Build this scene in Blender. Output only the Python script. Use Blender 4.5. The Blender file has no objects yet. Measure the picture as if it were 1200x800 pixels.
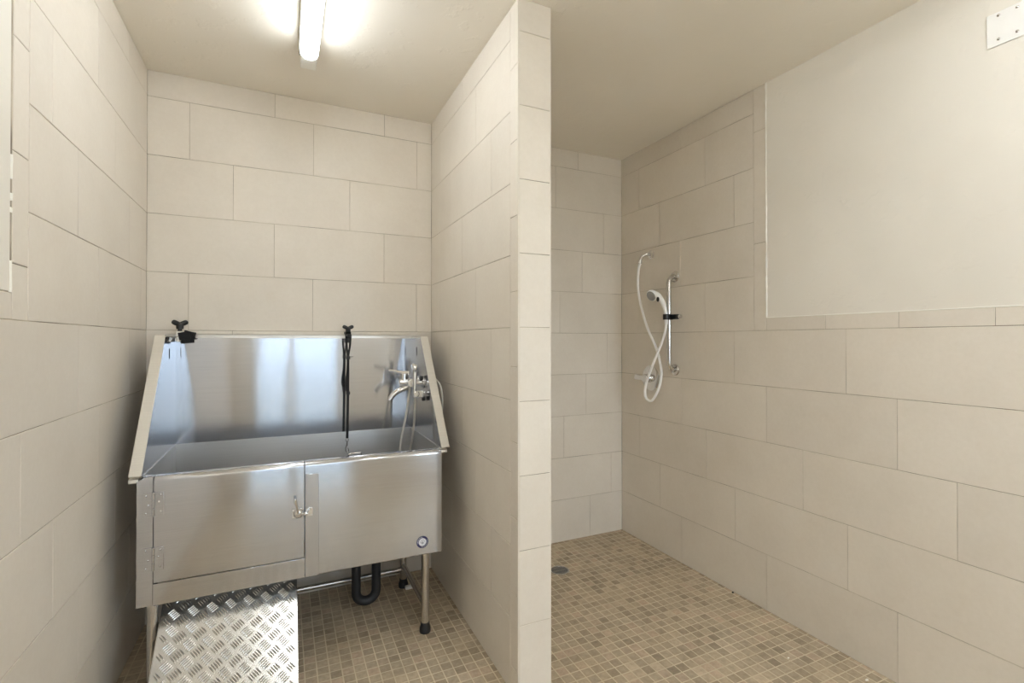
import bpy, bmesh, math, random
from mathutils import Vector, Matrix
random.seed(7)
PI = math.pi
S = bpy.context.scene
COL = S.collection
LAMP, ROOM, SKY, EXPO = 12.0, 15.5, 10.0, 0.98

# ------------------------------------------------------------------ room sizes (metres)
XL, XR = -0.651, 2.395            # left / right wall faces
XP, XQ = 0.869, 1.025             # partition faces
YB, YE, YF = 3.11, 1.808, -1.75   # back wall, partition end, wall behind the viewer
ZA, TH, ZC = 1.53, 0.306, 2.89    # a tile course line, course height, ceiling
PER = 0.618                       # tile length + joint

# ------------------------------------------------------------------ mesh builder
class MB:
    def __init__(self):
        self.bm = bmesh.new()
    def face(self, vs, mi=0, smooth=False):
        try:
            f = self.bm.faces.new(vs); f.material_index = mi; f.smooth = smooth
            return f
        except ValueError:
            return None
    def v(self, p): return self.bm.verts.new(Vector(p))
    def hexa(self, P, mi=0):
        v = [self.v(p) for p in P]
        for q in ((0,3,2,1),(4,5,6,7),(0,1,5,4),(1,2,6,5),(2,3,7,6),(3,0,4,7)):
            self.face([v[i] for i in q], mi)
        return self
    def box(self, x0,x1,y0,y1,z0,z1, mi=0):
        return self.hexa([(x0,y0,z0),(x1,y0,z0),(x1,y1,z0),(x0,y1,z0),(x0,y0,z1),(x1,y0,z1),(x1,y1,z1),(x0,y1,z1)], mi)
    def prism(self, poly, a0, a1, fn, mi=0, smooth=False):
        """closed polygon [(u,v)] swept from a0 to a1; fn(u,v,a) -> xyz"""
        A = [self.v(fn(u,w,a0)) for u,w in poly]; B = [self.v(fn(u,w,a1)) for u,w in poly]
        n = len(poly)
        for i in range(n):
            self.face([A[i],A[(i+1)%n],B[(i+1)%n],B[i]], mi, smooth)
        self.face(A[::-1], mi); self.face(B, mi)
        return self
    def tube(self, pts, r, n=14, mi=0, caps=True, closed=False, flat=None):
        pts = [Vector(p) for p in pts]; N = len(pts)
        rs = r if isinstance(r,(list,tuple)) else [r]*N
        rings = []; up = None
        for i,p in enumerate(pts):
            if closed: t = pts[(i+1)%N]-pts[i-1]
            else: t = pts[min(i+1,N-1)]-pts[max(i-1,0)]
            t.normalize()
            if up is None:
                up = Vector((0,0,1)) if abs(t.z)<.9 else Vector((1,0,0))
            a = (up - t*up.dot(t)).normalized(); b = t.cross(a); up = a
            ra = rs[i]; rb = rs[i]*(flat or 1)
            rings.append([self.v(p + a*(math.cos(2*PI*k/n)*ra) + b*(math.sin(2*PI*k/n)*rb)) for k in range(n)])
        for i in range(N if closed else N-1):
            A,B = rings[i], rings[(i+1)%N]
            for k in range(n):
                self.face([A[k],A[(k+1)%n],B[(k+1)%n],B[k]], mi, True)
        if caps and not closed:
            self.face(rings[0][::-1], mi); self.face(rings[-1], mi)
        return self
    def lathe(self, prof, o, axis, n=28, mi=0, smooth=True):
        """prof = [(radius, distance along axis)]"""
        o = Vector(o); ax = Vector(axis).normalized()
        a = ax.orthogonal().normalized(); b = ax.cross(a)
        rings = []
        for r,d in prof:
            if r < 1e-6: rings.append([self.v(o+ax*d)])
            else: rings.append([self.v(o+ax*d+a*(r*math.cos(2*PI*k/n))+b*(r*math.sin(2*PI*k/n))) for k in range(n)])
        for A,B in zip(rings, rings[1:]):
            for k in range(n):
                k2=(k+1)%n
                q=[A[k%len(A)]] + ([A[k2]] if len(A)>1 else []) + ([B[k2]] if len(B)>1 else []) + [B[k%len(B)]]
                if len(A)==1: q=[A[0],B[k2],B[k]]
                elif len(B)==1: q=[A[k],A[k2],B[0]]
                self.face(q, mi, smooth)
        if len(rings[0])>1: self.face(rings[0][::-1], mi)
        if len(rings[-1])>1: self.face(rings[-1], mi)
        return self
    def ball(self, c, r, sc=(1,1,1), mi=0):
        m = Matrix.Translation(Vector(c)) @ Matrix.Diagonal((*[r*s for s in sc],1))
        g = bmesh.ops.create_uvsphere(self.bm, u_segments=16, v_segments=10, radius=1, matrix=m)
        for f in {f for v in g['verts'] for f in v.link_faces}: f.smooth=True; f.material_index=mi
        return self
    def build(self, name, mats, parent=None, bevel=0, segs=2, angle=35):
        bmesh.ops.recalc_face_normals(self.bm, faces=self.bm.faces)
        o0 = Vector((0,0,0))
        q = parent
        while q is not None: o0 += q.location; q = q.parent
        if parent is not None and o0.length: bmesh.ops.translate(self.bm, verts=self.bm.verts, vec=-o0)
        me = bpy.data.meshes.new(name); self.bm.to_mesh(me); self.bm.free()
        me.set_sharp_from_angle(angle=math.radians(34))
        for m in (mats if isinstance(mats,(list,tuple)) else [mats]): me.materials.append(m)
        o = bpy.data.objects.new(name, me); COL.objects.link(o)
        if parent is not None: o.parent = parent
        if bevel:
            md = o.modifiers.new('bevel','BEVEL'); md.width=bevel; md.segments=segs
            md.limit_method='ANGLE'; md.angle_limit=math.radians(angle); md.harden_normals=False
        return o

def spline(P, n=10):
    P=[Vector(p) for p in P]; out=[]
    for i in range(len(P)-1):
        p0=P[max(i-1,0)];p1=P[i];p2=P[i+1];p3=P[min(i+2,len(P)-1)]
        for k in range(n):
            t=k/n
            out.append(.5*((2*p1)+(p2-p0)*t+(2*p0-5*p1+4*p2-p3)*t*t+(3*p1-p0-3*p2+p3)*t**3))
    out.append(P[-1]); return out

def thing(name, loc, label, cat, group=None):
    o = bpy.data.objects.new(name, None); COL.objects.link(o)
    o.location = loc; o.empty_display_size=.1
    o['label']=label; o['category']=cat
    if group: o['group']=group
    return o
def tag(o, label, cat, group=None):
    o['label']=label; o['category']=cat
    if group: o['group']=group
    return o
def struct(o): o['kind']='structure'; return o

# ------------------------------------------------------------------ materials
def srgb(r,g,b):
    f=lambda c:(c/255/12.92 if c/255<=.04045 else ((c/255+.055)/1.055)**2.4)
    return (f(r),f(g),f(b),1)
class NT:
    def __init__(self, name):
        self.m=bpy.data.materials.new(name); self.m.use_nodes=True
        self.t=self.m.node_tree; self.p=self.t.nodes['Principled BSDF']
    def n(self, ty, **kw):
        x=self.t.nodes.new(ty)
        for k,v in kw.items():
            if k.startswith('i_'): x.inputs[k[2:]].default_value=v
            else: setattr(x,k,v)
        return x
    def l(self,a,b): self.t.links.new(a,b)
    def set(self,**kw):
        for k,v in kw.items(): self.p.inputs[k.replace('_',' ')].default_value=v
        return self
    def coord(self, scale=(1,1,1)):
        c=self.n('ShaderNodeTexCoord'); mp=self.n('ShaderNodeMapping'); mp.inputs['Scale'].default_value=scale
        self.l(c.outputs['Object'],mp.inputs['Vector']); return mp.outputs['Vector']
    def noise(self, vec, scale, detail=3, rough=.5):
        x=self.n('ShaderNodeTexNoise'); x.inputs['Scale'].default_value=scale; x.inputs['Detail'].default_value=detail; x.inputs['Roughness'].default_value=rough
        self.l(vec,x.inputs['Vector']); return x.outputs['Fac']
    def ramp(self, fac, stops):
        r=self.n('ShaderNodeValToRGB'); e=r.color_ramp.elements
        while len(e)<len(stops): e.new(.5)
        for el,(p,c) in zip(e,stops): el.position=p; el.color=c
        self.l(fac,r.inputs['Fac']); return r.outputs['Color']
    def mix(self, a, b, fac, blend='MIX'):
        x=self.n('ShaderNodeMix', data_type='RGBA', blend_type=blend)
        for s,val in ((x.inputs[0],fac),(x.inputs[6],a),(x.inputs[7],b)):
            if hasattr(val,'is_linked'): self.l(val,s)
            else: s.default_value=val
        return x.outputs[2]
    def bump(self, h, strength, dist=.01):
        b=self.n('ShaderNodeBump'); b.inputs['Strength'].default_value=strength; b.inputs['Distance'].default_value=dist
        self.l(h,b.inputs['Height']); self.l(b.outputs['Normal'],self.p.inputs['Normal']); return b

def plain(name, col, rough=.5, metal=0, **kw):
    t=NT(name); v=t.coord(); nz=t.noise(v,9,3)
    c=t.ramp(nz,[(.3,tuple(x*.94 for x in col[:3])+(1,)),(.7,col)])
    t.l(c,t.p.inputs['Base Color']); t.set(Roughness=rough,Metallic=metal,**kw); return t.m

def mat_tile():
    t=NT('cream_tile'); v=t.coord()
    g=t.n('ShaderNodeNewGeometry')
    base=t.ramp(t.noise(v,2.3,5,.6),[(.3,srgb(219,211,199)),(.7,srgb(228,221,210))])
    isl=t.ramp(g.outputs['Random Per Island'],[(0,(.95,.95,.95,1)),(1,(1,1,1,1))])
    c=t.mix(base,isl,1.0,'MULTIPLY')
    fine=t.ramp(t.noise(v,60,3,.6),[(.25,(.965,.96,.95,1)),(.7,(1,1,1,1))])
    c=t.mix(c,fine,1.0,'MULTIPLY')
    t.l(c,t.p.inputs['Base Color']); t.set(Roughness=.48)
    t.bump(t.noise(v,7,3),.06,.01); return t.m
def mat_grout():
    t=NT('wall_grout'); v=t.coord()
    t.l(t.ramp(t.noise(v,5,4),[(.35,srgb(128,117,102)),(.65,srgb(198,188,170))]),t.p.inputs['Base Color']); t.set(Roughness=.9); return t.m
def mat_paint(name, a, b):
    t=NT(name); v=t.coord()
    t.l(t.ramp(t.noise(v,1.6,3),[(.3,a),(.7,b)]),t.p.inputs['Base Color']); t.set(Roughness=.62)
    n1=t.noise(v,14,4,.55); r=t.ramp(n1,[(.56,(0,0,0,1)),(.64,(1,1,1,1))])
    n2=t.noise(v,160,2)
    ad=t.n('ShaderNodeMath',operation='MULTIPLY_ADD'); t.l(n2,ad.inputs[0]); ad.inputs[1].default_value=.25; t.l(r,ad.inputs[2])
    t.bump(ad.outputs[0],.22,.004); return t.m
def mat_mosaic():
    t=NT('mosaic_floor'); c=t.n('ShaderNodeTexCoord')
    P=.0508
    mp=t.n('ShaderNodeMapping'); mp.inputs['Scale'].default_value=(1/P,1/P,0); mp.inputs['Location'].default_value=(.3,.25,0)
    t.l(c.outputs['Object'],mp.inputs['Vector'])
    fl=t.n('ShaderNodeVectorMath',operation='FLOOR'); t.l(mp.outputs[0],fl.inputs[0])
    fr=t.n('ShaderNodeVectorMath',operation='FRACTION'); t.l(mp.outputs[0],fr.inputs[0])
    wn=t.n('ShaderNodeTexWhiteNoise',noise_dimensions='3D'); t.l(fl.outputs[0],wn.inputs['Vector'])
    tone=t.ramp(wn.outputs['Value'],[(0,srgb(167,152,130)),(.12,srgb(176,160,137)),(.4,srgb(189,173,149)),(.75,srgb(196,180,156)),(.9,srgb(200,178,156)),(1,srgb(207,192,168))])
    lo=t.ramp(t.noise(fl.outputs[0],.21,3,.6),[(.36,(.83,.83,.83,1)),(.6,(1.0,.99,.97,1))])
    tone=t.mix(tone,lo,1.0,'MULTIPLY')
    mott=t.ramp(t.noise(c.outputs['Object'],38,4,.65),[(.3,(.74,.73,.71,1)),(.62,(1,1,1,1))])
    tone=t.mix(tone,mott,1.0,'MULTIPLY')
    sx=t.n('ShaderNodeSeparateXYZ'); t.l(fr.outputs[0],sx.inputs[0])
    def edge(o):
        a=t.n('ShaderNodeMath',operation='SUBTRACT'); t.l(o,a.inputs[0]); a.inputs[1].default_value=.5
        b=t.n('ShaderNodeMath',operation='ABSOLUTE'); t.l(a.outputs[0],b.inputs[0]); return b.outputs[0]
    mx=t.n('ShaderNodeMath',operation='MAXIMUM'); t.l(edge(sx.outputs[0]),mx.inputs[0]); t.l(edge(sx.outputs[1]),mx.inputs[1])
    mr=t.n('ShaderNodeMapRange'); mr.inputs['From Min'].default_value=.440; mr.inputs['From Max'].default_value=.462; t.l(mx.outputs[0],mr.inputs['Value'])
    gro=t.ramp(t.noise(c.outputs['Object'],6,4),[(.3,srgb(196,183,156)),(.7,srgb(222,210,184))])
    t.l(t.mix(tone,gro,mr.outputs[0]),t.p.inputs['Base Color'])
    t.set(Roughness=.55)
    inv=t.n('ShaderNodeMath',operation='SUBTRACT'); inv.inputs[0].default_value=1; t.l(mr.outputs[0],inv.inputs[1])
    t.bump(inv.outputs[0],.5,.0015); return t.m
def mat_steel(name, col, rough, aniso=.75, wav=.02, tangent=(0,0,1)):
    t=NT(name); v=t.coord()
    t.set(Metallic=1.0, Anisotropic=aniso)
    gr=t.coord((1.5,1.5,170)); g=t.noise(gr,3,3,.6)
    t.l(t.mix(col,t.ramp(g,[(.3,(.90,.90,.90,1)),(.7,(1,1,1,1))]),1.0,'MULTIPLY'),t.p.inputs['Base Color'])
    mr=t.n('ShaderNodeMapRange'); mr.inputs['To Min'].default_value=rough*.85; mr.inputs['To Max'].default_value=rough*1.2
    t.l(t.noise(v,3,4),mr.inputs['Value']); t.l(mr.outputs[0],t.p.inputs['Roughness'])
    tg=t.n('ShaderNodeCombineXYZ'); 
    for i in range(3): tg.inputs[i].default_value=tangent[i]
    t.l(tg.outputs[0],t.p.inputs['Tangent'])
    if wav: t.bump(t.noise(t.coord((1,1,.45)),4.5,1,.4),wav,.05)
    return t.m
def mat_emit(name, col, st):
    t=NT(name); t.set(Base_Color=(.9,.9,.88,1),Roughness=.4); t.p.inputs['Emission Color'].default_value=col; t.p.inputs['Emission Strength'].default_value=st; return t.m
def mat_glass(name, tint):
    t=NT(name); o=t.t.nodes['Material Output']
    tr=t.n('ShaderNodeBsdfTransparent'); tr.inputs['Color'].default_value=(tint,tint,tint,1); gl=t.n('ShaderNodeBsdfGlossy'); gl.inputs['Roughness'].default_value=.02
    fr=t.n('ShaderNodeFresnel'); fr.inputs['IOR'].default_value=1.3
    mx=t.n('ShaderNodeMixShader'); t.l(fr.outputs[0],mx.inputs[0]); t.l(tr.outputs[0],mx.inputs[1]); t.l(gl.outputs[0],mx.inputs[2])
    t.l(mx.outputs[0],o.inputs['Surface']); return t.m

M={}
M['tile']=mat_tile(); M['grout']=mat_grout()
M['paint']=mat_paint('cream_paint',srgb(224,219,209),srgb(231,227,218))
M['ceil']=mat_paint('ceiling_paint',srgb(234,228,216),srgb(239,233,222))
M['floor']=mat_mosaic()
M['steel']=mat_steel('brushed_steel',(.615,.628,.665,1),.125,.9,.028)
M['basin']=mat_steel('dull_steel',(.60,.60,.60,1),.40,.5)
M['satin']=mat_steel('satin_steel_edge',(.80,.78,.73,1),.42,.2,0)
M['rod']=mat_steel('polished_steel_tube',(.66,.64,.61,1),.2,.0,0)
M['chrome']=plain('chrome',(.80,.80,.80,1),.07,1)
M['tread']=plain('aluminium_tread_plate',(.62,.61,.585,1),.24,1)
M['black']=plain('black_plastic',(.012,.012,.013,1),.42)
M['web']=plain('black_webbing',(.010,.010,.011,1),.85)
M['rubber']=plain('black_rubber',(.016,.016,.018,1),.5)
M['dark']=plain('dark_gap',(.02,.02,.02,1),.9)
M['white']=plain('white_plastic',srgb(250,250,248),.35)
M['grey']=plain('light_grey_plastic',srgb(205,205,196),.5)
M['capwhite']=plain('white_end_cap',srgb(246,245,238),.4)
M['whitepaint']=plain('white_painted_metal',srgb(240,240,238),.4)
M['caulk']=plain('white_caulk',srgb(244,242,234),.6)
M['navy']=plain('navy_sticker',srgb(38,36,84),.4)
M['sticker']=plain('white_sticker',srgb(235,236,240),.4)
M['stgrey']=plain('grey_ink',srgb(176,180,186),.5)
M['frame']=plain('door_frame_paint',srgb(235,234,228),.45)
M['concrete']=plain('pale_concrete',srgb(190,186,178),.9)
M['lamp']=mat_emit('cool_diffuser_glow',(.90,.955,1,1),LAMP); M['lamp_room']=mat_emit('room_diffuser_glow',(.93,.96,.98,1),ROOM)
M['glass']=mat_glass('added_window_glass',.97); M['dimming']=mat_glass('dimming_door_glass',.36)  # door tint added to dim the sky mirrored in the tub steel

# ------------------------------------------------------------------ tiled walls
def tile(mb, fn, u0,u1,v0,v1, th=.007, ch=.0011):
    j=[random.uniform(-.0004,.0004) for _ in range(4)]
    def P(u,v,d,k): return fn(u,v,d+j[k])
    fr=[mb.v(P(u0+ch,v0+ch,0,0)),mb.v(P(u1-ch,v0+ch,0,1)),mb.v(P(u1-ch,v1-ch,0,2)),mb.v(P(u0+ch,v1-ch,0,3))]
    md=[mb.v(P(u0,v0,-ch,0)),mb.v(P(u1,v0,-ch,1)),mb.v(P(u1,v1,-ch,2)),mb.v(P(u0,v1,-ch,3))]
    bk=[mb.v(P(u0,v0,-th,0)),mb.v(P(u1,v0,-th,1)),mb.v(P(u1,v1,-th,2)),mb.v(P(u0,v1,-th,3))]
    mb.face(fr)
    for i in range(4):
        k=(i+1)%4
        mb.face([fr[i],md[i],md[k],fr[k]]); mb.face([md[i],bk[i],bk[k],md[k]])
G,GV=.00125,.0009
def run(mb, fn, u0,u1, v0,v1, phase, per=PER):
    """one course of tiles between u0 and u1, joints at phase + k*per"""
    k=math.floor((u0-phase)/per)
    cuts=[u0]
    while True:
        k+=1; c=phase+k*per
        if c>=u1-.02: break
        if c>u0+.02: cuts.append(c)
    cuts.append(u1)
    for a,b in zip(cuts,cuts[1:]):
        tile(mb,fn,a+GV,b-GV,v0+G,v1-G)
def courses(mb, fn, u0,u1, z0,z1, phase0, step, per=PER):
    for k in range(-5,5):
        a=ZA+k*TH; b=min(a+TH, ZC) 
        a2,b2=max(a,z0),min(b,z1)
        if b2-a2<.02: continue
        run(mb,fn,u0,u1,a2,b2,phase0+step*k,per)

GD=-.0022  # grout depth behind the tile face
# back wall (alcove and shower)
mb=MB(); fn=lambda u,v,d:(u,YB-d,v)
mb.box(XL-.12,XR+.12,YB-GD,YB+.12,-.1,ZC+.1,1)
courses(mb,fn,XL,XP-.001,0,ZC,.152,-.2055)
courses(mb,fn,XQ+.001,XR,0,ZC,1.835,-.2055+.4)   # shower: own start
struct(mb.build('wall_back',[M['tile'],M['grout']]))
# left wall: tile to 1.602, painted above near the viewer
LT0,LT1,LTZ=1.725,1.815,1.602
mb=MB(); fn=lambda u,v,d:(XL+d,u,v)
mb.box(XL-.12,XL+GD,YF-.12,YB,-.1,ZC+.1,1)
courses(mb,fn,LT1,YB,ZA,ZC,2.385,-.21)
courses(mb,fn,YF,YB,0,ZA,2.595,-.21)
z=ZA
for zz in (1.68,1.98,2.286,2.592,ZC): tile(mb,fn,LT0+G,LT1-G,z+G,zz-G); z=zz
run(mb,fn,YF,LT0,ZA,LTZ,1.2)
struct(mb.build('wall_left',[M['tile'],M['grout']]))
mb=MB(); mb.box(XL-.02,XL-.001,YF,LT0-.011,LTZ+.003,ZC+.02)
struct(mb.build('wall_left_paint',M['paint']))
mb=MB(); mb.box(XL-.02,XL-.0035,LT0-.0112,LT0+.001,LTZ+.09,ZC)
struct(mb.build('trim_1',M['dark']))
mb=MB()
for z0,z1 in ((1.602,1.685),(1.812,1.822),(1.845,1.862),(1.90,1.965)):
    mb.tube(spline([(XL-.003,LT0-.006+random.uniform(-.002,.002),z0+(z1-z0)*k/4) for k in range(5)],3),.0052,8)
struct(mb.build('trim_2',M['caulk']))
# right wall
RT0,RT1,RTZ=1.842,1.920,1.601
mb=MB(); fn=lambda u,v,d:(XR-d,u,v)
mb.box(XR-GD,XR+.12,YF-.12,YB,-.1,ZC+.1,1)
RP=.6305
for k,ph in ((0,2.274),(1,2.485),(2,2.053),(3,2.271),(4,2.482)):
    run(mb,fn,RT1,YB,ZA+k*TH,min(ZA+(k+1)*TH,ZC),ph,RP)
for k,ph in ((-1,2.055),(-2,2.474),(-3,2.268),(-4,2.051),(-5,2.477)):
    run(mb,fn,YF,YB,ZA+k*TH,ZA+(k+1)*TH,ph,RP)
z=ZA
for zz in (2.017,2.645,ZC): tile(mb,fn,RT0+G,RT1-G,z+G,zz-G); z=zz
run(mb,fn,YF,RT0,ZA,RTZ,1.205,.315)
struct(mb.build('wall_right',[M['tile'],M['grout']]))
mb=MB(); mb.box(XR+.001,XR+.02,YF,RT0,RTZ,ZC+.02)
struct(mb.build('wall_right_paint',M['paint']))
mb=MB()
def ragged(p0,p1,n,r0,r1):
    p0=Vector(p0);p1=Vector(p1)
    pts=[p0.lerp(p1,i/n) for i in range(n+1)]
    mb.tube(pts,[random.uniform(r0,r1) for _ in pts],8)
ragged((XR+.001,RT0-.001,RTZ),(XR+.001,RT0-.001,ZC),60,.0025,.0058)
ragged((XR+.001,YF,RTZ),(XR+.001,RT0-.001,RTZ),90,.0018,.0032)
struct(mb.build('trim_3',M['caulk']))
# partition
mb=MB()
mb.box(XP-GD,XQ+GD,YE-GD,YB+.02,-.05,ZC+.05,1)
fn=lambda u,v,d:(XP-d,u,v)
courses(mb,fn,1.884,YB,0,ZC,2.30,.2055)
zs=[0]+[.11+.314*k for k in range(0,9)]+[ZC]
for a,b in zip(zs,zs[1:]): tile(mb,fn,YE+.001,1.884-G,a+G,b-G)
fn=lambda u,v,d:(XQ+d,u,v)
courses(mb,fn,YE,YB,0,ZC,2.1,.2055)
fn=lambda u,v,d:(u,YE-d,v)
for k in range(-5,5): tile(mb,fn,XP+.007,XQ-.005,ZA+k*TH+G,min(ZA+(k+1)*TH,ZC)-G)
# rounded tile noses at the two front corners
for x,s in ((XP,1),(XQ,-1)):
    prof=[(x+s*.0065*(1-math.cos(a)),YE+.0065*(1-math.sin(a))) for a in [PI/2*i/5 for i in range(6)]]+[(x+s*.012,YE+.012)]
    mb.prism(prof,0,ZC,lambda u,w,a:(u,w,a),0,True)
struct(mb.build('wall_partition',[M['tile'],M['grout']]))
# wall behind the viewer, with a glazed door and an added daylight window
DX0,DX1,DZ=-.40,.82,2.12
mb=MB()
mb.box(XL-.12,DX0,YF-.12,YF,-.1,ZC+.1); WX0,WX1,WZ0,WZ1=1.62,2.30,1.0,2.12
mb.box(DX1,WX0,YF-.12,YF,-.1,ZC+.1); mb.box(WX1,XR+.12,YF-.12,YF,-.1,ZC+.1); mb.box(WX0,WX1,YF-.12,YF,-.1,WZ0); mb.box(WX0,WX1,YF-.12,YF,WZ1,ZC+.1); mb.box(DX0,DX1,YF-.12,YF,DZ,ZC+.1)
struct(mb.build('wall_front',M['paint']))
mb=MB()
mb.box(DX0,DX0+.06,YF-.1,YF+.015,0,DZ); mb.box(DX1-.06,DX1,YF-.1,YF+.015,0,DZ); mb.box(DX0+.06,DX1-.06,YF-.1,YF+.015,DZ-.06,DZ)
mb.box(.05,.14,YF-.08,YF-.02,.02,DZ-.06); mb.box(DX0+.06,DX1-.06,YF-.08,YF-.02,.02,.12)
d1=struct(mb.build('door_1',M['frame'],None,.003))
mb=MB(); mb.box(DX0+.06,.05,YF-.055,YF-.049,.12,DZ-.06); mb.box(.14,DX1-.06,YF-.055,YF-.049,.12,DZ-.06)
mb.build('pane',M['dimming'],d1)
mb=MB()
for a,b,c,d in ((WX0,WX0+.05,WZ0,WZ1),(WX1-.05,WX1,WZ0,WZ1),(WX0+.05,WX1-.05,WZ0,WZ0+.05),(WX0+.05,WX1-.05,WZ1-.05,WZ1)): mb.box(a,b,YF-.1,YF+.01,c,d)
mb.box(WX0-.04,WX1+.04,YF-.02,YF+.03,WZ0-.03,WZ0)
w1=struct(mb.build('window_added',M['frame'],None,.003))  # unseen window, added to bring daylight onto the partition end
mb=MB(); mb.box(WX0+.05,WX1-.05,YF-.06,YF-.054,WZ0+.05,WZ1-.05); mb.build('pane',M['glass'],w1)
# floor, ceiling, ground outside
mb=MB(); mb.box(XL-.12,XR+.12,YF-.12,YB+.12,-.1,0); struct(mb.build('floor',M['floor']))
mb=MB(); mb.box(XL-.12,XR+.12,YF-.12,YB+.12,ZC,ZC+.1); struct(mb.build('ceiling',M['ceil']))
mb=MB(); mb.box(-14,14,-30,YF-.121,-.12,-.02); struct(mb.build('ground',M['concrete']))

# ------------------------------------------------------------------ grooming tub
TX0,TX1=-.515,.722       # inside faces of the side panels
FX0,FX1=-.531,.724       # front face
FY,BY=2.400,3.060
FB,RT=.410,.925          # bottom of the front, top of the rim
tub=thing('grooming_tub',(.1,2.73,0),'stainless steel raised dog washing tub with hinged front door on tubular legs','tub')
def sheet(line, t):
    """thin closed profile following an open polyline (y,z)"""
    L=[Vector(p) for p in line]; off=[]
    for i,p in enumerate(L):
        d=(L[min(i+1,len(L)-1)]-L[max(i-1,0)]).normalized(); off.append(p+Vector((d.y,-d.x))*t)
    return [tuple(p) for p in L]+[tuple(p) for p in reversed(off)]
def front_prof(z0, y, lip=.045):
    R=.02
    arc=[(y+R-R*math.cos(a),RT-R+R*math.sin(a)) for a in [PI/2*i/8 for i in range(9)]]
    return [(y,z0)]+arc+[(y+lip,RT),(y+lip+.004,RT-.004),(y+lip+.004,RT-.03)]
fx=lambda u,w,a:(a,u,w)
# fixed front on the right, post on the left, strip below the door
mb=MB(); mb.prism(sheet([(FY+.035,FB-.004),(FY+.012,FB-.004),(FY+.004,FB)]+front_prof(FB+.004,FY),.003),.088,FX1,fx,0,True)
mb.box(FX1-.003,FX1,FY+.002,FY+.07,FB,RT-.03)
mb.build('front_panel',M['steel'],tub)
mb=MB(); mb.prism(sheet(front_prof(FB,FY),.003),FX0,-.4775,fx,0,True); mb.box(FX0,FX0+.003,FY+.002,FY+.07,FB,RT-.03)
mb.build('corner_post',M['steel'],tub)
mb=MB(); mb.box(-.4765,.0865,FY,FY+.004,FB-.003,.494); mb.box(-.4765,.0865,FY,FY+.04,FB-.003,FB); mb.build('skirt',M['steel'],tub,.001)
mb=MB(); mb.box(.088,.145,FY-.0045,FY-.0003,FB,.872); mb.build('door_post',M['steel'],tub,.0015)
mb=MB()
for x in (FX0-.028,FX1-.002):
    mb=MB(); mb.prism([(FY,.909),(FY+.004,.904),(FY+.08,.904),(FY+.08,.926),(FY+.012,.926),(FY+.003,.920)],x,x+.032,fx)
    mb.build('rim_end',M['satin'],tub,.002)
# door
mb=MB(); mb.prism(sheet(front_prof(.503,FY-.002),.003),-.4735,.0825,fx,0,True)
mb.box(-.4735,.0825,FY-.002,FY+.02,.500,.503); mb.box(-.4735,-.4705,FY,FY+.02,.503,.90); mb.box(.0795,.0825,FY,FY+.02,.503,.90)
mb.box(-.470,.079,FY+.02,FY+.024,.503,.90)
door=mb.build('door',M['steel'],tub)
for zc in (.818,.597):
    mb=MB()
    mb.box(-.512,-.478,FY-.0030,FY-.0005,zc-.046,zc+.046); mb.box(-.472,-.440,FY-.0045,FY-.0024,zc-.046,zc+.046)
    for i,(a,b) in enumerate(((-.046,-.017),(-.016,.016),(.017,.046))): mb.tube([(-.475,FY-.006,zc+a),(-.475,FY-.006,zc+b)],.0052,12)
    for x,zz in ((-.501,-.036),(-.493,-.004),(-.501,.034),(-.452,-.032),(-.458,.008),(-.452,.036)):
        mb.lathe([(.0042,0),(.0038,.0012),(.0022,.0024),(0,.0028)],(x,FY-(.003 if x<-.475 else .0045),zc+zz),(0,-1,0),12)
    mb.build('hinge',M['steel'],door,.0006)
# compression latch with a lever
mb=MB(); mb.box(.034,.078,FY-.0055,FY-.0022,.680,.722); mb.box(.094,.120,FY-.0075,FY-.0046,.683,.722)
for x,z in ((.040,.686),(.040,.716),(.072,.686),(.114,.689),(.114,.716)): mb.lathe([(.0035,0),(.002,.0018),(0,.002)],(x,FY-.0065,z),(0,-1,0),10)
mb.lathe([(.020,0),(.020,.006),(.016,.011),(.013,.014),(.007,.015),(0,.016)],(.060,FY-.0055,.701),(0,-1,0),24)
mb.tube([(.076,FY-.014,.700),(.090,FY-.016,.698),(.104,FY-.013,.702)],[.006,.008,.006],10)
mb.box(.097,.105,FY-.02,FY-.007,.690,.714)
la=mb.build('latch',M['chrome'],door,.0012)
mb=MB(); mb.tube(spline([(.058,FY-.018,.708),(.055,FY-.024,.730),(.049,FY-.030,.755),(.046,FY-.032,.775)],5),[.0046]*5+[.005]*5+[.0056]*5+[.0046],12); mb.build('lever',M['chrome'],la)
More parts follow.
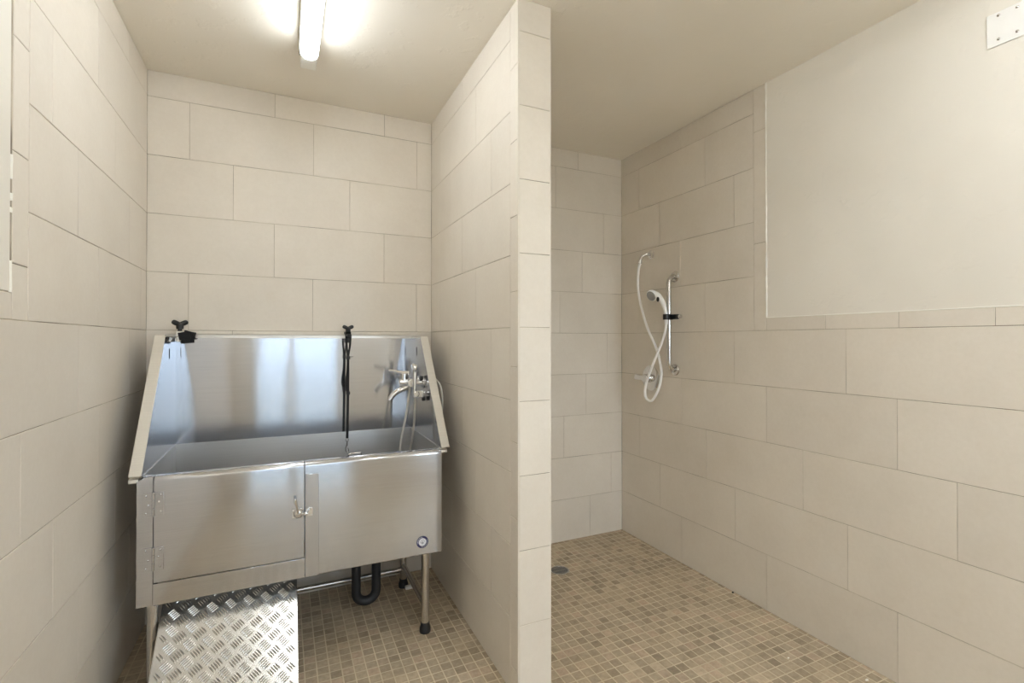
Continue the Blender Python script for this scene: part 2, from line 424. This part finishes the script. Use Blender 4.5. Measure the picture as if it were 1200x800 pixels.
# back, sides, slanted edges
mb=MB(); mb.box(TX0,TX1,BY,BY+.004,.928,1.49); mb.box(TX0,TX1,BY+.004,BY+.04,1.486,1.49); mb.build('back_panel',M['steel'],tub)
mb=MB(); mb.box(TX0-.05,TX1+.06,BY-.006,BY+.001,1.488,1.508); mb.box(TX0-.05,TX1+.06,BY-.006,BY+.04,1.504,1.508); mb.build('back_rail',M['satin'],tub,.001)
side=[(BY,1.497),(2.82,1.497),(FY-.004,.930),(BY,.930)]
for x,s in ((TX0,-1),(TX1,1)):
    mb=MB(); mb.prism(side,x,x+s*.004,fx); sp=mb.build('side_panel',M['steel'],tub)
    mb=MB(); d=Vector((FY-.004-2.82,.930-1.497)).normalized(); nrm=Vector((d.y,-d.x))
    # flange: thin strip along the sloped edge and over the flat top
    p0=Vector((2.82,1.497)); p1=Vector((FY-.004,.932))
    w=.042
    quad=[p0,p1,p1+nrm*.006,p0+nrm*.006]
    if (nrm.x>0): quad=[p0,p1,p1-nrm*.006,p0-nrm*.006]
    mb.prism([tuple(q) for q in quad],x-s*.001,x+s*w,fx)
    mb.box(min(x-s*.001,x+s*w),max(x-s*.001,x+s*w),2.815,BY-.008,1.492,1.499)
    mb.build('edge_rail',M['satin'],sp,.0015)
    mb=MB(); xs=x-s*.0012; mb.box(min(xs,xs+s*.002),max(xs,xs+s*.002),2.905,2.918,1.385,1.435); mb.build('slot',M['dark'],sp,.0006)
# tiny fixings at the top corners
for x,z in ((-.548,1.497),(-.535,1.496),(-.558,1.501),(.742,1.496),(.758,1.499)):
    mb=MB(); mb.lathe([(.0028,0),(.002,.0014),(0,.0018)],(x,BY-.006,z),(0,-1,0),10); mb.build('rivet',M['black'],tub)
# basin
mb=MB(); t=.004; z0=.56
mb.box(TX0,TX1,BY-.004,BY-.0002,z0,.934); mb.box(TX0+.0002,TX0+t,FY+.03,BY-.004,z0,.932); mb.box(TX1-t,TX1-.0002,FY+.03,BY-.004,z0,.932)
mb.box(TX0+t,TX1-t,FY+.03,FY+.034,z0,.90); mb.box(TX0,TX1,FY+.03,BY,z0-.004,z0)
mb.box(TX0-.002,TX0,FY+.03,BY,.45,.93);mb.box(TX1,TX1+.002,FY+.03,BY,.45,.93)
mb.box(TX0,TX1,BY-.003,BY,.42,z0); mb.build('basin',M['basin'],tub)
# legs, feet, bars
for x,y in ((-.486,2.445),(.652,2.445),(-.486,2.945),(.652,2.945)):
    mb=MB(); mb.tube([(x,y,.03),(x,y,z0-.004)],.0195,18); lg=mb.build('leg',M['rod'],tub)
    mb=MB(); mb.lathe([(.026,0),(.028,.004),(.028,.022),(.023,.036),(.0225,.05),(0,.05)],(x,y,0),(0,0,1),20); mb.build('foot',M['rubber'],lg)
for p,q in (((-.486,2.945,.105),(.652,2.945,.105)),((.652,2.445,.13),(.652,2.945,.13)),((-.486,2.445,.13),(-.486,2.945,.13))):
    mb=MB(); mb.tube([p,q],.0145,14); mb.build('cross_bar',M['rod'],tub)
# drain trap
pts=[(.355,2.75,.556),(.355,2.75,.13)]+[(.4075-.0525*math.cos(a),2.75,.118-.0525*math.sin(a)) for a in [PI*i/14 for i in range(15)]]+[(.460,2.75,.13),(.460,2.75,.33),(.47,2.80,.37),(.47,3.08,.38)]
mb=MB(); mb.tube(pts,.0245,18); dp=mb.build('drain_pipe',M['rubber'],tub)
mb=MB(); mb.tube([(.690,2.55,.556),(.690,2.55,.40)],.007,10); mb.ball((.690,2.55,.395),.012,(1,1,1.6)); mb.build('valve_knob',M['black'],tub)
# wire handle on the inside, supply hose loop outside the right side
mb=MB(); mb.tube(spline([(.283,2.485,.88),(.283,2.485,.915),(.290,2.485,.926),(.335,2.485,.928),(.343,2.485,.921),(.343,2.485,.88)],5),.003,8); mb.build('wire_handle',M['rod'],tub)
mb=MB(); mb.tube(spline([(TX1+.004,2.72,1.27),(.765,2.70,1.265),(.795,2.66,1.22),(.80,2.64,1.14),(.795,2.65,1.05),(.785,2.72,.90)],6),.006,10); mb.build('supply_hose',M['grey'],tub)
# round sticker on the front
bc=Vector((.626,FY-.0004,.474))
mb=MB(); mb.lathe([(.0295,0),(.0295,.0008),(0,.0008)],bc,(0,-1,0),40,0)
mb.lathe([(.0192,.0004),(.0192,.0012),(0,.0012)],bc,(0,-1,0),36,1)
def strokes(a0,da,n,r0,r1,w):     # ring lettering too small to read
    for i in range(n):
        a=math.radians(a0+i*da); sk=(.04,-.06,0)[i%3]
        mb.tube([bc+Vector((math.cos(a)*r0,-.0010,math.sin(a)*r0)),bc+Vector((math.cos(a+sk)*r1,-.0010,math.sin(a+sk)*r1))],w,6,1)
strokes(96,8.6,12,.0222,.0268,.0009); strokes(-100,9.5,14,.0228,.0262,.0007)
for x,z,r,sx in ((0,-.004,.006,1.1),(-.010,.001,.0032,.8),(-.004,.0085,.0034,.8),(.004,.0095,.0034,.8),(.010,.003,.0032,.8)):
    mb.lathe([(r*sx,.0009),(r*sx,.0015),(0,.0015)],bc+Vector((x,0,z)),(0,-1,0),14,2)
mb.build('badge',[M['navy'],M['sticker'],M['stgrey']],tub)

# ------------------------------------------------------------------ ramp
RX0,RX1=-.460,.055
PT,PB=Vector((0,2.545,.402)),Vector((0,2.030,.010))      # top / bottom of the walking surface
ramp=thing('ramp',(-.2,2.25,0),'sloped aluminium tread plate dog ramp leading up under the tub door','ramp')
dv=(PB-PT); LN=dv.length; dv.normalize(); nv=Vector((0,-dv.z,dv.y)); 
if nv.z<0: nv=-nv
def RP_(u,s,h): return Vector((RX0+u,0,0))+PT+dv*s+nv*h
W=RX1-RX0
mb=MB()
mb.hexa([RP_(0,0,-.004),RP_(W,0,-.004),RP_(W,LN,-.004),RP_(0,LN,-.004),RP_(0,0,0),RP_(W,0,0),RP_(W,LN,0),RP_(0,LN,0)])
# raised five-bar tread
cell=.0345
def bar(u,s,a,L,wd):
    c,sn=math.cos(a),math.sin(a); N=8
    rim=[];top=[]
    for i in range(N+1):
        t=-1+2*i/N; w=wd*(1-t*t)**.5 if abs(t)<1 else 0
        rim.append((t*L,w)); 
    lo=[]; 
    P=lambda x,y,h: mb.v(RP_(u+x*c-y*sn, s+x*sn+y*c, h))
    A=[P(x,w,.0002) for x,w in rim]; B=[P(x,-w,.0002) for x,w in rim[1:-1]]
    T=[P(x*.86,0,.0026*(1-(x/L)**4)) for x,w in rim]
    for i in range(N):
        mb.face([A[i],A[i+1],T[i+1],T[i]],0,True)
        b0=A[0] if i==0 else B[i-1]; b1=A[-1] if i==N-1 else B[i]
        q=[b0,T[i],T[i+1],b1]
        mb.face(q,0,True)
nu=int(W/cell)+2; ns=int(LN/cell)+2
for i in range(-1,nu):
    for k in range(-1,ns):
        if (i+k)%2: continue
        u0=i*cell+.012; s0=k*cell+.01
        a=math.radians(-38) if k%2 else math.radians(52)
        for q in range(5):
            o=(q-2)*.0090
            u=u0-math.sin(a)*o; s=s0+math.cos(a)*o
            if .014<u<W-.014 and .014<s<LN-.014: bar(u,s,a,.0205,.0029)
mb.build('deck',M['tread'],ramp)
for u in (0,W):
    mb=MB(); a=u-.0015 if u else u-.0015
    mb.hexa([RP_(a,0,-.045),RP_(a+.003,0,-.045),RP_(a+.003,LN-.06,-.045),RP_(a,LN-.06,-.045),RP_(a,0,0),RP_(a+.003,0,0),RP_(a+.003,LN,0),RP_(a,LN,0)])
    mb.build('side_rail',M['tread'],ramp)

# ------------------------------------------------------------------ tub faucet with hand shower
fc=thing('faucet',(TX1-.001,2.80,1.235),'chrome wall mixer faucet with lever and spray hose on right side of tub','faucet')
bx,bz=.655,1.235
mb=MB(); mb.tube([(bx,2.735,bz),(bx,2.885,bz)],.023,20)
for y in (2.745,2.875):
    mb.tube([(bx,y,bz),(TX1-.006,y,bz)],.015,16); mb.lathe([(.030,0),(.030,.004),(.020,.012),(0,.012)],(TX1-.001,y,bz),(-1,0,0),24)
mb.tube([(bx,2.81,bz),(bx-.055,2.81,bz+.002)],[.028,.024],20); mb.tube([(bx-.03,2.81,bz),(bx-.03,2.81,bz+.05)],[.026,.023],18)
mb.build('body',M['chrome'],fc,.001)
mb=MB(); mb.tube(spline([(bx-.005,2.81,bz+.052),(bx-.04,2.81,bz+.056),(bx-.085,2.81,bz+.066),(bx-.118,2.81,bz+.072)],4),[.013,.013,.012,.011,.010,.009,.009,.008,.008,.007,.007,.006,.005],12,flat=1.2); mb.build('lever',M['chrome'],fc)
mb=MB(); mb.tube(spline([(bx,2.81,bz-.02),(bx-.03,2.81,bz-.036),(bx-.065,2.81,bz-.048),(bx-.095,2.81,bz-.072),(bx-.112,2.81,bz-.098)],5),[.016]*11+[.015]*5+[.014]*5,16); mb.build('spout',M['chrome'],fc)
mb=MB(); mb.box(.650,.705,2.672,2.712,1.160,1.198); mb.tube([(.672,2.70,1.182),(TX1-.004,2.70,1.182)],.009,12)
mb.lathe([(.018,0),(.018,.010),(.012,.014),(0,.014)],(.660,2.672,1.180),(0,-1,0),20); mb.build('holder',M['chrome'],fc,.003)
mb=MB(); mb.tube([(.666,2.725,1.165),(.666,2.725,1.21),(.667,2.728,1.28),(.668,2.730,1.315)],[.009,.0105,.012,.011],16)
mb.lathe([(.0,0),(.022,.0),(.027,.006),(.027,.014),(.018,.026),(0,.030)],(.655,2.730,1.318),(.8,0,.3),24); mb.build('spray_head',M['chrome'],fc)
mb=MB()
mb.tube(spline([(.666,2.725,1.167),(.668,2.73,1.10),(.665,2.74,1.0),(.655,2.75,.90),(.63,2.76,.82),(.60,2.77,.79),(.595,2.78,.83),(.605,2.79,.92),(.630,2.79,1.04),(.648,2.79,1.15),(.655,2.79,bz-.02)],7),.0068,10); mb.build('hose',M['satin'],fc)
for y,z in ((2.745,1.262),(2.70,1.150)):
    mb=MB(); mb.tube([(TX1-.004,y,z),(TX1-.022,y,z)],.013,14); mb.build('knob',M['black'],fc,.002)

# ------------------------------------------------------------------ grooming clamps on the back rail
def wing_knob(mb, c, s=1.0, rot=0):
    c=Vector(c)
    R=Matrix.Rotation(rot,3,'Z')
    for sg in (-1,1):
        pts=[c+R@Vector((sg*t*.026*s,0,(.006+.012*t)*s)) for t in (0,.35,.7,1.0,1.12)]
        mb.tube(pts,[.009*s,.010*s,.0105*s,.009*s,.004*s],12,flat=.8)
    mb.lathe([(.013*s,-.012*s),(.014*s,0),(.012*s,.010*s),(0,.012*s)],c,(0,0,1),18)
# middle clamp and leash
cm=thing('leash_clamp',(.343,3.052,1.508),'black clamp on tub back edge with long hanging strap and snap hook','clamp')
mb=MB(); mb.box(.327,.359,3.028,3.049,1.462,1.528); mb.box(.331,.355,2.972,3.030,1.488,1.512); mb.box(.327,.359,3.028,3.108,1.512,1.528); mb.tube([(.343,2.985,1.50),(.341,2.962,1.50)],.010,12)
mb.build('body',M['black'],cm,.003)
mb=MB(); wing_knob(mb,(.343,3.038,1.540),1.05); mb.tube([(.343,3.038,1.525),(.343,3.038,1.535)],.007,10); mb.build('wing_knob',M['black'],cm)
mb=MB()
def strap(pts,w,t=.0016):
    pts=[Vector(p) for p in pts]
    A=[];
    for i,p in enumerate(pts):
        A.append([mb.v(p+Vector(d)) for d in ((-w/2,-t,0),(w/2,-t,0),(w/2,t,0),(-w/2,t,0))])
    for a,b in zip(A,A[1:]):
        for k in range(4): mb.face([a[k],a[(k+1)%4],b[(k+1)%4],b[k]])
    mb.face(A[0][::-1]); mb.face(A[-1])
yl=2.968
strap(spline([(0.325,yl,1.50),(0.327,yl,1.45),(0.332,yl-.003,1.40),(0.334,yl-.004,1.37)],5),.011)
strap(spline([(0.349,yl,1.50),(0.346,yl,1.45),(0.338,yl-.003,1.40),(0.335,yl-.005,1.37)],5),.011)
strap(spline([(0.335,yl-.004,1.37),(0.332,yl-.006,1.30),(0.326,yl-.010,1.25),(0.325,yl-.012,1.21),(0.334,yl-.008,1.175)],5),.013)
strap(spline([(0.335,yl-.003,1.37),(0.335,yl-.002,1.25),(0.334,yl-.004,1.10),(0.331,yl-.004,.912)],6),.014)
mb.build('strap',M['web'],cm)
mb=MB()
mb.box(0.324,0.346,yl-.012,yl+.003,1.163,1.181); mb.build('slider_buckle',M['black'],cm,.002)
mb=MB(); mb.box(0.324,0.346,yl-.012,yl+.003,1.367,1.385); mb.tube([(0.344,yl-.004,1.380),(0.362,yl-.004,1.382)],.002,8)
mb.build('slider_buckle',M['black'],cm,.002)
mb=MB()
mb.tube([(0.331+.008*math.cos(a),yl-.004,.902+.008*math.sin(a)) for a in [2*PI*i/16 for i in range(16)]],.0018,8,closed=True)
mb.tube([(0.331,yl-.004,.895),(0.330,yl-.004,.868)],[.0035,.0045],10)
mb.tube(spline([(0.330,yl-.004,.872),(0.323,yl-.004,.858),(0.324,yl-.004,.840),(0.332,yl-.004,.832),(0.339,yl-.004,.842),(0.335,yl-.004,.856)],5),.0026,8)
mb.build('snap_hook',M['rod'],cm)
# left clamp with bundled strap
cl=thing('leash_clamp',(-.495,3.052,1.508),'black clamp with bundled folded strap at left end of tub back edge','clamp')
mb=MB(); mb.box(-.508,-.480,3.026,3.050,1.468,1.524); mb.box(-.508,-.480,3.050,3.106,1.5085,1.524)
mb.build('bracket',M['satin'],cl,.003)
mb=MB(); wing_knob(mb,(-.492,3.036,1.550),1.25,.5); mb.tube([(-.492,3.036,1.5245),(-.492,3.036,1.545)],.010,12); mb.build('wing_knob',M['black'],cl)
mb=MB()
for i,(x,z,w,h,r) in enumerate(((-.470,1.500,.050,.040,.2),(-.455,1.512,.036,.026,-.3),(-.448,1.490,.046,.030,.35),(-.462,1.474,.052,.026,.1),(-.436,1.505,.030,.030,-.2))):
    c,s=math.cos(r),math.sin(r); q=lambda a,b:(x+a*c-b*s, z+a*s+b*c)
    poly=[q(-w/2,-h/2),q(w/2,-h/2),q(w/2,h/2),q(-w/2,h/2)]
    mb.prism(poly,3.012+.004*i,3.044-.003*i,lambda u,w_,a:(u,a,w_))
mb.build('strap_bundle',M['web'],cl,.005,3)
mb=MB(); mb.tube([(-.496+.013*math.cos(a),3.020,1.484+.013*math.sin(a)) for a in [2*PI*i/18 for i in range(18)]],.0028,8,closed=True); mb.build('ring',M['chrome'],cl)

# ------------------------------------------------------------------ ceiling lights
def tube_light(name, x, y0, y1, label, glow='lamp_room'):
    L=thing(name,(x,(y0+y1)/2,ZC),label,'ceiling light','linear ceiling lights')
    def prof(w,h,top):
        pts=[(-w,top)]
        for i in range(13):
            a=PI+PI*i/12; pts.append((w*math.cos(a), top-h+w*.95*math.sin(a)))
        pts.append((w,top)); return pts
    f=lambda u,w,a:(x+u,a,w)
    mb=MB(); mb.prism(prof(.040,.022,ZC-.047),y0+.115,y1-.115,f,0,True); mb.build('diffuser',M[glow],L)
    mb=MB(); mb.box(x-.043,x+.043,y0+.02,y1-.02,ZC-.046,ZC); mb.build('housing',M['grey'],L,.003)
    for a,b in ((y0,y0+.1145),(y1-.1145,y1)):
        mb=MB(); mb.box(x-.036,x+.036,a,b,ZC-.094,ZC-.0462); mb.build('end_cap',M['capwhite'],L,.006,3)
    return L
tube_light('linear_ceiling_light',.102,1.285,2.575,'slim white glowing linear ceiling light above the steel tub','lamp')
tube_light('linear_ceiling_light',1.65,-.55,.70,'slim white linear ceiling light in the outer room near the right wall')
tube_light('linear_ceiling_light',.95,-1.35,-.10,'added unseen fill light, slim white linear fixture in the middle of the outer room')  # out of view, added as front fill for the room
tube_light('linear_ceiling_light',-.05,-1.35,-.10,'added unseen fill light, slim white linear fixture in the outer room near the left wall')  # another added fill light behind the camera, no known fixture here

# ------------------------------------------------------------------ shower fittings on the right wall
WX=XR
hs=thing('hand_shower',(WX,2.77,2.09),'white hand shower with long white hose hanging from chrome wall arm','hand shower')
mb=MB(); mb.lathe([(.033,-.002),(.033,.003),(.026,.010),(.014,.014),(0,.014)],(WX-.0005,2.77,2.093),(-1,0,0),28); mb.build('flange',M['chrome'],hs)
mb=MB(); mb.tube(spline([(WX-.008,2.77,2.093),(WX-.035,2.775,2.094),(WX-.058,2.790,2.082),(WX-.066,2.802,2.062),(WX-.068,2.806,2.045)],5),.0105,16); mb.tube([(WX-.068,2.806,2.052),(WX-.069,2.808,2.028)],.014,16); mb.build('arm',M['chrome'],hs)
P=[(-.069,2.806,2.035),(-.066,2.830,1.976),(-.062,2.836,1.84),(-.062,2.798,1.702),(-.062,2.735,1.559),(-.060,2.659,1.439),(-.057,2.62,1.34),(-.055,2.605,1.247),(-.058,2.628,1.146),(-.062,2.692,1.056),(-.069,2.747,1.072),(-.080,2.736,1.155),(-.088,2.656,1.303),(-.092,2.572,1.44),(-.094,2.528,1.526),(-.093,2.514,1.594)]
mb=MB(); mb.tube(spline([(WX+a,b,c) for a,b,c in P],8),.0088,12); mb.build('hose',M['white'],hs)
mb=MB(); P=spline([(WX-.093,2.514,1.585),(WX-.093,2.515,1.635),(WX-.094,2.523,1.680),(WX-.096,2.546,1.732),(WX-.101,2.578,1.772),(WX-.106,2.605,1.790),(WX-.110,2.622,1.792)],5)
n=len(P); mb.tube(P,[.0122 if i<10 else .0122+.0085*min(1,(i-9)/12) for i in range(n)],18)
hd=Vector((-.88,-.14,-.44)).normalized(); hc=Vector((WX-.112,2.626,1.786))
mb.lathe([(0,-.026),(.022,-.022),(.036,-.008),(.040,.006),(.040,.014),(.037,.018),(0,.018)],hc,hd,28)
ht=mb.build('handset',M['white'],hs)
mb=MB(); mb.lathe([(.034,.0182),(.034,.0195),(.030,.0200),(0,.0205)],hc,hd,28); mb.build('spray_face',plain('spray_grey',srgb(150,150,148),.5),ht)
mb=MB(); mb.ball((WX-.119,2.566,1.752),.013,(.6,.9,1.3)); mb.build('button',M['black'],ht)
# grab bar
gb=thing('grab_bar',(WX,2.535,1.59),'brushed steel vertical grab bar on the tiled shower wall','grab bar')
BX=WX-.056
def bend(z,sg):
    R=.05
    return [(BX+R-R*math.cos(a),2.53,z+sg*R*(math.sin(a))) for a in [PI/2*i/6 for i in range(7)]]
up=bend(1.857,1); dn=bend(1.327,-1)
mb=MB(); mb.tube([(WX-.004,2.53,1.907)]+up[::-1]+dn+[(WX-.004,2.53,1.277)],.0155,18); mb.build('bar',M['rod'],gb)
for z in (1.907,1.277):
    mb=MB(); mb.lathe([(.038,0),(.038,.004),(.034,.009),(.020,.012),(0,.012)],(WX-.0005,2.53,z),(-1,0,0),30); mb.build('flange',M['rod'],gb)
hb=thing('shower_holder',(BX,2.53,1.632),'black clamp holding the hand shower on the vertical grab bar','bracket')

def ring(cx,cy,z0,z1,r0,r1):
    rg=[[mb.v((cx+r*math.cos(2*PI*k/24),cy+r*math.sin(2*PI*k/24),z)) for k in range(24)] for r,z in ((r0,z0),(r1,z0),(r1,z1),(r0,z1))]
    for i in range(4):
        for k in range(24): mb.face([rg[i][k],rg[i][(k+1)%24],rg[(i+1)%4][(k+1)%24],rg[(i+1)%4][k]])
mb=MB(); ring(BX,2.53,1.614,1.650,.0165,.0245); ring(WX-.093,2.514,1.614,1.650,.0160,.0225)
mb.box(BX-.012,BX+.012,2.450,2.511,1.616,1.648)
mb.build('clamp',M['black'],hb,.002)
mb=MB(); mb.lathe([(.006,0),(.006,.014),(.013,.016),(.014,.026),(.010,.032),(0,.033)],(BX,2.450,1.632),(0,-1,0),18); mb.build('knob',M['chrome'],hb)
# mixer valve
sv=thing('shower_valve',(WX,2.775,1.20),'round chrome shower valve with handle behind the hose loop','valve')
mb=MB(); mb.lathe([(.090,-.002),(.090,.003),(.083,.008),(.060,.012),(.034,.014),(.034,.020),(0,.020)],(WX-.0005,2.775,1.205),(-1,0,0),40); mb.build('escutcheon',M['chrome'],sv)
mb=MB(); mb.lathe([(.030,.018),(.031,.022),(.031,.058),(.027,.064),(0,.064)],(WX-.0005,2.775,1.205),(-1,0,0),28); mb.tube([(WX-.045,2.79,1.205),(WX-.050,2.835,1.206),(WX-.054,2.868,1.210)],[.018,.020,.0215],18); mb.build('handle',M['chrome'],sv)

# ------------------------------------------------------------------ floor drain, wall plate, debris
dc=Vector((1.606,2.728,0))
dr=thing('floor_drain',dc,'round metal floor drain grate in mosaic shower floor beside the partition','drain')
mb=MB(); mb.lathe([(.062,0),(.062,.0025),(.058,.0035),(.054,.0025),(.053,.0006)],dc,(0,0,1),40); mb.build('rim',M['rod'],dr)
mb=MB(); mb.lathe([(.0535,.0004),(0,.0005)],dc,(0,0,1),36); mb.build('well',M['dark'],dr)
mb=MB()
for i in range(-4,5):
    o=i*.0115; L=math.sqrt(max(0,.054**2-o*o))
    mb.box(dc.x+o-.0017,dc.x+o+.0017,dc.y-L,dc.y+L,.0008,.003)
for o in (-.018,.018): 
    L=math.sqrt(.054**2-o*o); mb.box(dc.x-L,dc.x+L,dc.y+o-.003,dc.y+o+.003,.0008,.0029)
mb.build('grate',plain('drain_steel',(.22,.215,.205,1),.4,1),dr)
wp=thing('cover_plate',(XR,.76,2.566),'white screwed cover plate high on the painted right wall','wall plate')
mb=MB(); mb.box(XR-.006,XR+.0008,.60,.907,2.566,2.690); mb.build('plate',M['whitepaint'],wp,.0015)
for y,z in ((.873,2.676),(.873,2.588),(.822,2.676),(.822,2.588),(.68,2.676),(.68,2.588)):
    mb=MB(); mb.lathe([(.0052,0),(.0046,.0015),(.0022,.0028),(0,.003)],(XR-.006,y,z),(-1,0,0),12); mb.build('screw',M['rod'],wp)
def chip(name,x,y,r,m,label,cat,h=.5):
    mb=MB(); n=7
    pr=[(x+r*random.uniform(.7,1.2)*math.cos(2*PI*i/n),y+r*.7*random.uniform(.7,1.2)*math.sin(2*PI*i/n)) for i in range(n)]
    mb.prism(pr,.0002,r*h,lambda u,w,a:(u,w,a)); return tag(mb.build(name,m,None,.0006),label,cat)

chip('debris_chip',2.128,1.528,.006,M['caulk'],'tiny white chip lying on open shower floor away from the wall','debris')
chip('debris_chip',2.299,1.285,.008,M['caulk'],'small white chip on shower floor close to the right wall, nearest the viewer','debris')
chip('floor_plug',2.382,2.058,.007,M['black'],'tiny black speck on the floor at the foot of the right wall','debris',1.0)
mb=MB(); mb.box(.655,.700,2.895,2.92,.0002,.018); tag(mb.build('spacer_block',M['white'],None,.003),'small white plastic block on floor behind the tub leg','block')

# ------------------------------------------------------------------ daylight, camera
w=bpy.data.worlds.new('sky'); S.world=w; w.use_nodes=True
nt=w.node_tree; bg=nt.nodes['Background']; bg.inputs['Color'].default_value=(.70,.85,1.0,1); bg.inputs['Strength'].default_value=SKY
for nm,x0,x1,z0,z1 in (('door_daylight_portal',DX0+.06,DX1-.06,.12,DZ-.06),('added_window_portal',WX0+.05,WX1-.05,WZ0+.05,WZ1-.05)):
    pl=bpy.data.lights.new(nm,'AREA'); pl.shape='RECTANGLE'; pl.size=x1-x0; pl.size_y=z1-z0; pl.cycles.is_portal=True
    po=bpy.data.objects.new(nm,pl); COL.objects.link(po); po.location=((x0+x1)/2,YF-.115,(z0+z1)/2); po.rotation_euler=(PI/2,0,0)

cd=bpy.data.cameras.new('camera'); cam=bpy.data.objects.new('camera',cd); COL.objects.link(cam); S.camera=cam
cam.location=(0,0,1.4754); cam.rotation_euler=(PI/2+.0069,0,-.4357)
cd.sensor_width=36; cd.lens=573.39/1200*36; cd.shift_y=-5.13/1200; cd.clip_start=.02
vs=S.view_settings
S.display_settings.display_device='sRGB'
vs.view_transform='Standard'; vs.look='None'; vs.gamma=1; vs.use_curve_mapping=False; vs.exposure=EXPO
S.cycles.max_bounces=12; S.cycles.diffuse_bounces=8; S.cycles.glossy_bounces=6; S.cycles.transparent_max_bounces=12
S.cycles.sample_clamp_indirect=6
S.cycles.use_denoising=True
